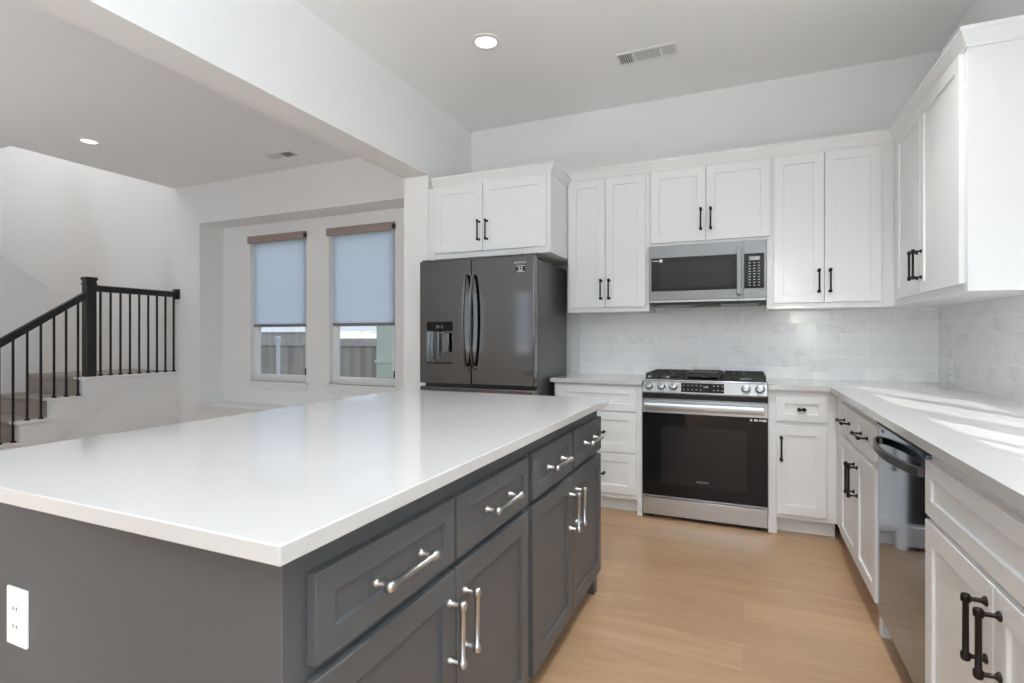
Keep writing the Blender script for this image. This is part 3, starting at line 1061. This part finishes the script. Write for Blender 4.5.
# ------------------------------------------------------------------ refrigerator
F = thing('refrigerator', 'dark stainless French door refrigerator with ice and water dispenser', 'refrigerator', (-1.753, 3.36, 0))
FW = 0.454
BS = M['bsteel']
MB().box(-FW + 0.003, FW - 0.003, 0.085, 0.735, 0.02, 1.745).build('case', M['bsteel_side'], F, 0.004)
for x in (-0.38, 0.38):
    for y in (0.12, 0.68):
        MB().cyl((x, y, 0), (x, y, 0.02), 0.02).build('foot', M['rubber'], F)


def fdoor(x0, x1, z0, z1, rec=None):
    b = MB()
    if rec:
        b.recess(x0, x1, z0, z1, 0.0, 0.072, *rec, 0.055)
    else:
        b.box(x0, x1, z0, z1, 0, 1) if False else b.box(x0, x1, 0.0, 0.072, z0, z1)
    return b


XS = -0.026
DW_ = (-0.393, -0.177, 1.012, 1.313)
ld = fdoor(-FW, XS - 0.002, 0.868, 1.765, DW_).build('left_door', BS, F, 0.006)
rd = fdoor(XS + 0.002, FW, 0.868, 1.765).build('right_door', BS, F, 0.006)
fz = fdoor(-FW, FW, 0.455, 0.845).build('freezer_drawer', BS, F, 0.006)
f2 = fdoor(-FW, FW, 0.045, 0.440).build('lower_drawer', BS, F, 0.006)
MB().box(-FW + 0.01, FW - 0.01, 0.06, 0.09, 0.04, 1.75).build('door_gasket', M['black'], F)
MB().box(-FW + 0.03, FW - 0.03, 0.03, 0.12, 0.002, 0.045).build('kick_plate', M['black'], F)
for x in (-FW + 0.04, FW - 0.04):
    MB().box(x - 0.035, x + 0.035, 0.02, 0.16, 1.765, 1.778).build('hinge_cover', M['bsteel_side'], F, 0.004)


def bow_handle(x, door):
    pts = []
    for i in range(25):
        s = i / 24
        z = 0.985 + s * 0.675
        y = -0.012 - 0.062 * math.sin(math.pi * s) ** 0.6
        pts.append((x, y, z))
    b = MB().sweep(pts, [(-0.012, -0.006), (-0.007, 0.008), (0.007, 0.008), (0.012, -0.006), (0.0, -0.009)], up=(0, -1, 0))
    for z in (0.985, 1.66):
        b.box(x - 0.011, x + 0.011, -0.018, 0.001, z - 0.014, z + 0.014)
    return b.build('handle', M['handle_dark'], door, 0.0015, angle=50)


bow_handle(XS - 0.028, ld)
bow_handle(XS + 0.028, rd)
for dr, z in ((fz, 0.79), (f2, 0.385)):
    b = MB().sweep([(-0.36, -0.05, z), (0.36, -0.05, z)], [(-0.010, -0.012), (0.008, -0.012), (0.008, 0.012), (-0.010, 0.012)])
    b.box(-0.35, -0.33, -0.045, 0.0, z - 0.008, z + 0.008).box(0.33, 0.35, -0.045, 0.0, z - 0.008, z + 0.008)
    b.build('drawer_handle', M['handle_dark'], dr, 0.002)
# dispenser
dx0, dx1, dz0, dz1 = DW_
MB().box(dx0 + 0.001, dx1 - 0.001, -0.002, 0.05, dz1 - 0.062, dz1 - 0.001).build('dispenser_display', M['bglass'], ld, 0.002)
text('display_icons', '38 -2', 0.030, ((dx0 + dx1) / 2, -0.0028, dz1 - 0.032), FACE, M['label_g'], ld)
MB().box(dx0 + 0.002, dx1 - 0.002, 0.046, 0.054, dz0 + 0.002, dz1 - 0.062).build('dispenser_back', M['bsteel'], ld)
MB().box(dx0 + 0.075, dx0 + 0.095, 0.012, 0.046, dz0 + 0.03, dz1 - 0.062).box(dx0 + 0.118, dx0 + 0.175, 0.014, 0.030, dz0 + 0.085, dz1 - 0.075).build('dispenser_paddle', M['handle_dark'], ld, 0.004)
MB().box(dx0 + 0.01, dx1 - 0.01, 0.004, 0.046, dz0 + 0.0015, dz0 + 0.012).build('drip_tray', M['black'], ld, 0.001)
text('door_lettering', 'SAMSUNG', 0.020, (0.352, -0.0006, 1.716), FACE, M['label_s'], rd)
b = MB().box(0.318, 0.390, -0.001, 0.0, 1.648, 1.698)
stk = b.build('sticker', M['black'], rd)
MB().box(0.322, 0.386, -0.0014, -0.001, 1.651, 1.655).box(0.322, 0.386, -0.0014, -0.001, 1.691, 1.695).box(0.336, 0.372, -0.0014, -0.001, 1.660, 1.667).lathe((0.345, -0.001, 1.680), (0, -1, 0), [(0, 0.006), (0.0004, 0.006)], 16).lathe((0.364, -0.001, 1.680), (0, -1, 0), [(0, 0.006), (0.0004, 0.006)], 16).build('sticker_print', M['label_w'], rd)

# ------------------------------------------------------------------ dishwasher
DY0, DY1 = 2.541, 1.928
D_ = thing('dishwasher', 'stainless dishwasher with bowed handle between the white cabinets', 'dishwasher', (BX - 0.012, DY0, 0), -90)
L_ = DY0 - DY1
MB().box(0.005, L_ - 0.005, 0.03, 0.60, 0.10, 0.872).build('tub', M['steel_dull'], D_)
MB().box(0.005, L_ - 0.005, 0.08, 0.60, 0.0, 0.10).build('toe_panel', M['black'], D_)
dd = MB().box(0.0, L_, 0.0, 0.03, 0.105, 0.856).build('door', M['dwsteel'], D_, 0.003)
MB().box(-0.002, L_ + 0.004, -0.004, 0.035, 0.858, 0.874).build('control_strip', M['black'], D_, 0.001)
pts = []
for i in range(29):
    s = i / 28
    x = 0.035 + s * (L_ - 0.07)
    y = -0.004 - 0.046 * math.sin(math.pi * s) ** 0.55
    pts.append((x, y, 0.797))
b = MB().sweep(pts, [(-0.006, -0.014), (0.006, -0.014), (0.006, 0.014), (-0.006, 0.014)])
for x in (0.035, L_ - 0.035):
    b.box(x - 0.012, x + 0.012, -0.012, 0.001, 0.783, 0.811)
b.build('handle', M['steel_mw'], dd, 0.002)
MB().box(0.05, 0.10, -0.0012, 0.0, 0.832, 0.845).build('badge', M['label_g'], dd)


# ------------------------------------------------------------------ ceiling fixtures
def downlight(label, x, y, watts=0, color=(1.0, 0.88, 0.74)):
    t = thing('recessed_light', label, 'ceiling light', (x, y, ZC), 0, 'recessed ceiling lights')
    MB().lathe((0, 0, 0), (0, 0, -1), [(0, 0.098), (0.004, 0.096), (0.006, 0.085), (0.0055, 0.070), (0.002, 0.066)], 40).build('trim_ring', M['plastic'], t)
    MB().lathe((0, 0, -0.0025), (0, 0, -1), [(0, 0.066), (0.0015, 0.064), (0.002, 0.02)], 40).build('lens', M['lamp'], t)
    if not watts:
        return t
    l = lamp('added_fill_beam', 'SPOT', (0, 0, -0.03), (0, 0, -1), watts, color, spot_size=R(110), spot_blend=0.8, shadow_soft_size=0.06)  # only the added fill fixtures carry a beam
    l.parent = t
    return t


downlight('lit recessed light in the kitchen ceiling above the refrigerator side', -1.477, 2.99)
downlight('lit recessed light in the living room ceiling near the stairs', -5.645, 3.01)

# two added, unseen fixtures that brighten the aisle by range and sink
for x_, y_, where in ((0.22, 2.55, 'over the range aisle'), (0.22, 1.15, 'over the aisle beside the sink')):
    downlight('added recessed fill light ' + where + ', above the photo frame', x_, y_, 72, (0.97, 0.97, 0.97))


def register(label, x0, x1, y0, y1, secs):
    t = thing('air_vent', label, 'vent', ((x0 + x1) / 2, (y0 + y1) / 2, ZC), 0)
    w, h = (x1 - x0) / 2, (y1 - y0) / 2
    b = MB().box(-w, w, -h, -h + 0.016, -0.008, 0).box(-w, w, h - 0.016, h, -0.008, 0)
    n = len(secs)
    edges = [-w] + [s[1] for s in secs]
    b.box(-w, -w + 0.012, -h + 0.016, h - 0.016, -0.008, 0)
    for s in secs:
        b.box(s[1] - 0.012, s[1], -h + 0.016, h - 0.016, -0.008, 0)
    b.build('frame', M['vent'], t, 0.001)
    MB().box(-w + 0.012, w - 0.012, -h + 0.016, h - 0.016, -0.0012, 0).build('duct_shade', M['vent_dark'], t)  # flat sheet, shade of the vent opening put into its grey
    for a, s in zip(edges, secs):
        x_a, x_b, kind = (a + (0.012 if a == -w else 0.0)), s[1] - 0.012, s[0]
        if kind == 'x':
            k = 6
            for i in range(k):
                x = x_a + (x_b - x_a) * (i + 0.5) / k
                MB().prism([(x - 0.004, -0.002), (x + 0.002, -0.008), (x + 0.004, -0.008), (x - 0.002, -0.002)], 'y', -h + 0.016, h - 0.016).build('slat', M['vent'], t)
        else:
            k = 7
            for i in range(k):
                y = -h + 0.016 + (2 * h - 0.032) * (i + 0.5) / k
                MB().prism([(y - 0.002, -0.002), (y + 0.0005, -0.005), (y + 0.002, -0.005), (y - 0.0005, -0.002)], 'x', x_a, x_b).build('slat', M['vent'], t)
    return t


register('white three-section air vent in the kitchen ceiling above the range', -0.768, -0.390, 3.455, 3.612, [('x', -0.078), ('y', 0.095), ('y', 0.189)])
register('small air vent in the living room ceiling beyond the header', -4.46, -4.12, 3.94, 4.08, [('y', 0.03), ('x', 0.17)])

# ------------------------------------------------------------------ stairs
SX = -6.365
SXI = -7.40
st = thing('staircase', 'white staircase with beige carpet rising to a landing in the living room', 'stairs', (SX, 2.50, 0))


def sy(y):
    return y - 2.50


steps = [(2.52, 2.80, 0.195), (2.80, 3.07, 0.392), (3.07, 3.34, 0.590)]
LZ = 0.785
# carpeted treads and landing as one runner following the steps
prof = [(sy(2.50), 0.0)]
for a, b_, z in steps:
    prof += [(sy(a) - 0.02, z - 0.03), (sy(a) - 0.02, z), ]
    prof += [(sy(b_) + 0.0, z)]
prof += [(sy(3.34) - 0.02, LZ - 0.03), (sy(3.34) - 0.02, LZ + 0.004), (sy(YL) - 0.001, LZ + 0.004), (sy(YL) - 0.001, 0.0)]
poly = []
for a, b_, z in steps:
    poly += [(sy(a), z - 0.035 - (0.16 if z > 0.2 else 0.16)), (sy(a), z - 0.035), (sy(a) - 0.025, z - 0.03), (sy(a) - 0.025, z), (sy(b_), z)]
poly += [(sy(3.34), LZ - 0.035), (sy(3.34) - 0.025, LZ - 0.03), (sy(3.34) - 0.025, LZ + 0.012), (sy(YL) - 0.001, LZ + 0.012), (sy(YL) - 0.001, 0.0), (sy(2.52), 0.0)]
poly = poly[1:]
MB().prism(poly, 'x', SXI - SX, -0.10).build('carpeted_steps', M['carpet'], st, 0.006)
# open-side stringer with stepped top and skirt board
outline = [(sy(2.52), 0.0)]
for a, b_, z in steps:
    outline += [(sy(a), z - 0.022), (sy(b_), z - 0.022)]
outline += [(sy(3.34), LZ - 0.022), (sy(YL) - 0.001, LZ - 0.022), (sy(YL) - 0.001, 0.0)]
MB().prism(outline, 'x', -0.10, -0.018).build('side_wall', M['wall'], st)
skirt = [(sy(2.52), 0.0)] + outline[1:-1] + [(sy(YL) - 0.001, 0.610), (sy(3.74), 0.610), (sy(2.86), 0.0)]
MB().prism(skirt, 'x', -0.016, 0.004).build('skirt_board', M['trim'], st)
for a, b_, z in steps:
    MB().box(-0.12, 0.026, sy(a) - 0.03, sy(b_), z - 0.022, z + 0.004).build('tread_return', M['trim'], st, 0.004)
MB().box(-0.12, 0.026, sy(3.34) - 0.03, sy(YL) - 0.001, LZ - 0.022, LZ + 0.004).build('landing_edge', M['trim'], st, 0.004)
MB().box(SXI - SX + 0.001, -0.12, sy(YL) - 0.014, sy(YL) - 0.001, LZ + 0.012, LZ + 0.13).build('landing_baseboard', M['trim'], st, 0.003)

# low wall beside the upper flight, with a sloped cap
slope = -0.668
kp = [(2.3, 0.0), (3.49, 0.0), (3.49, 1.775), (2.3, 1.775 - slope * 1.19)]
struct('wall_stair_knee', M['wall'], MB().prism(kp, 'x', SXI - 0.10, SXI - 0.003))
struct('trim_3', M['trim'], MB().prism([(2.3, 1.775 - slope * 1.19 - 0.05), (3.475, 1.735), (3.51, 1.775), (3.51, 1.80), (2.3, 1.80 - slope * 1.21)], 'x', SXI - 0.115, SXI + 0.012))

DK = M['darkwood']
RX = SX - 0.040
rl = thing('stair_railing', 'black handrail and balusters sloping up the stairs to the newel post', 'railing', (RX, 2.5, 0))
rise = 0.715


def rz_(y):
    return 1.640 + (y - 3.35) * rise


MB().box(-0.047, 0.047, sy(3.372) - 0.002, sy(3.372) + 0.092, LZ + 0.004, 1.815).build('newel_post', DK, rl, 0.004)
MB().box(-0.056, 0.056, sy(3.372) - 0.011, sy(3.372) + 0.101, 1.815, 1.848).build('newel_cap', DK, rl, 0.006)
MB().box(-0.052, 0.052, sy(3.372) - 0.007, sy(3.372) + 0.097, 1.765, 1.785).build('newel_collar', DK, rl, 0.003)
MB().box(-0.045, 0.045, sy(2.535), sy(2.535) + 0.09, 0.199, 1.13).build('newel_post', DK, rl, 0.004)
hr = [(-0.030, -0.035), (0.030, -0.035), (0.034, 0.0), (0.024, 0.028), (0.0, 0.036), (-0.024, 0.028), (-0.034, 0.0)]
MB().sweep([(0, sy(2.60), rz_(2.60)), (0, sy(3.374), rz_(3.374))], hr).build('handrail', DK, rl, 0, angle=30)


def baluster(parent, y, z0, z1):
    b = MB().box(-0.0085, 0.0085, y - 0.0085, y + 0.0085, z0, z1)
    b.box(-0.016, 0.016, y - 0.016, y + 0.016, z0, z0 + 0.018)
    b.build('baluster', M['blackmetal'], parent, 0.001)


for y, z in ((2.665, 0.199), (2.770, 0.199), (2.880, 0.396), (2.990, 0.396), (3.100, 0.594), (3.205, 0.594), (3.312, 0.594)):
    baluster(rl, sy(y), z, rz_(y) - 0.03)
lr = thing('landing_railing', 'level black railing along the landing, from newel post to wall', 'railing', (RX, 2.5, 0))
MB().sweep([(0, sy(3.4625), 1.735), (0, sy(YL) - 0.02, 1.735)], hr).build('handrail', DK, lr, 0, angle=30)
MB().box(-0.055, 0.055, sy(YL) - 0.021, sy(YL) - 0.0005, 1.675, 1.80).build('wall_rosette', DK, lr, 0.004)
for i in range(9):
    baluster(lr, sy(3.525 + i * (4.335 - 3.525) / 8), LZ + 0.004, 1.705)
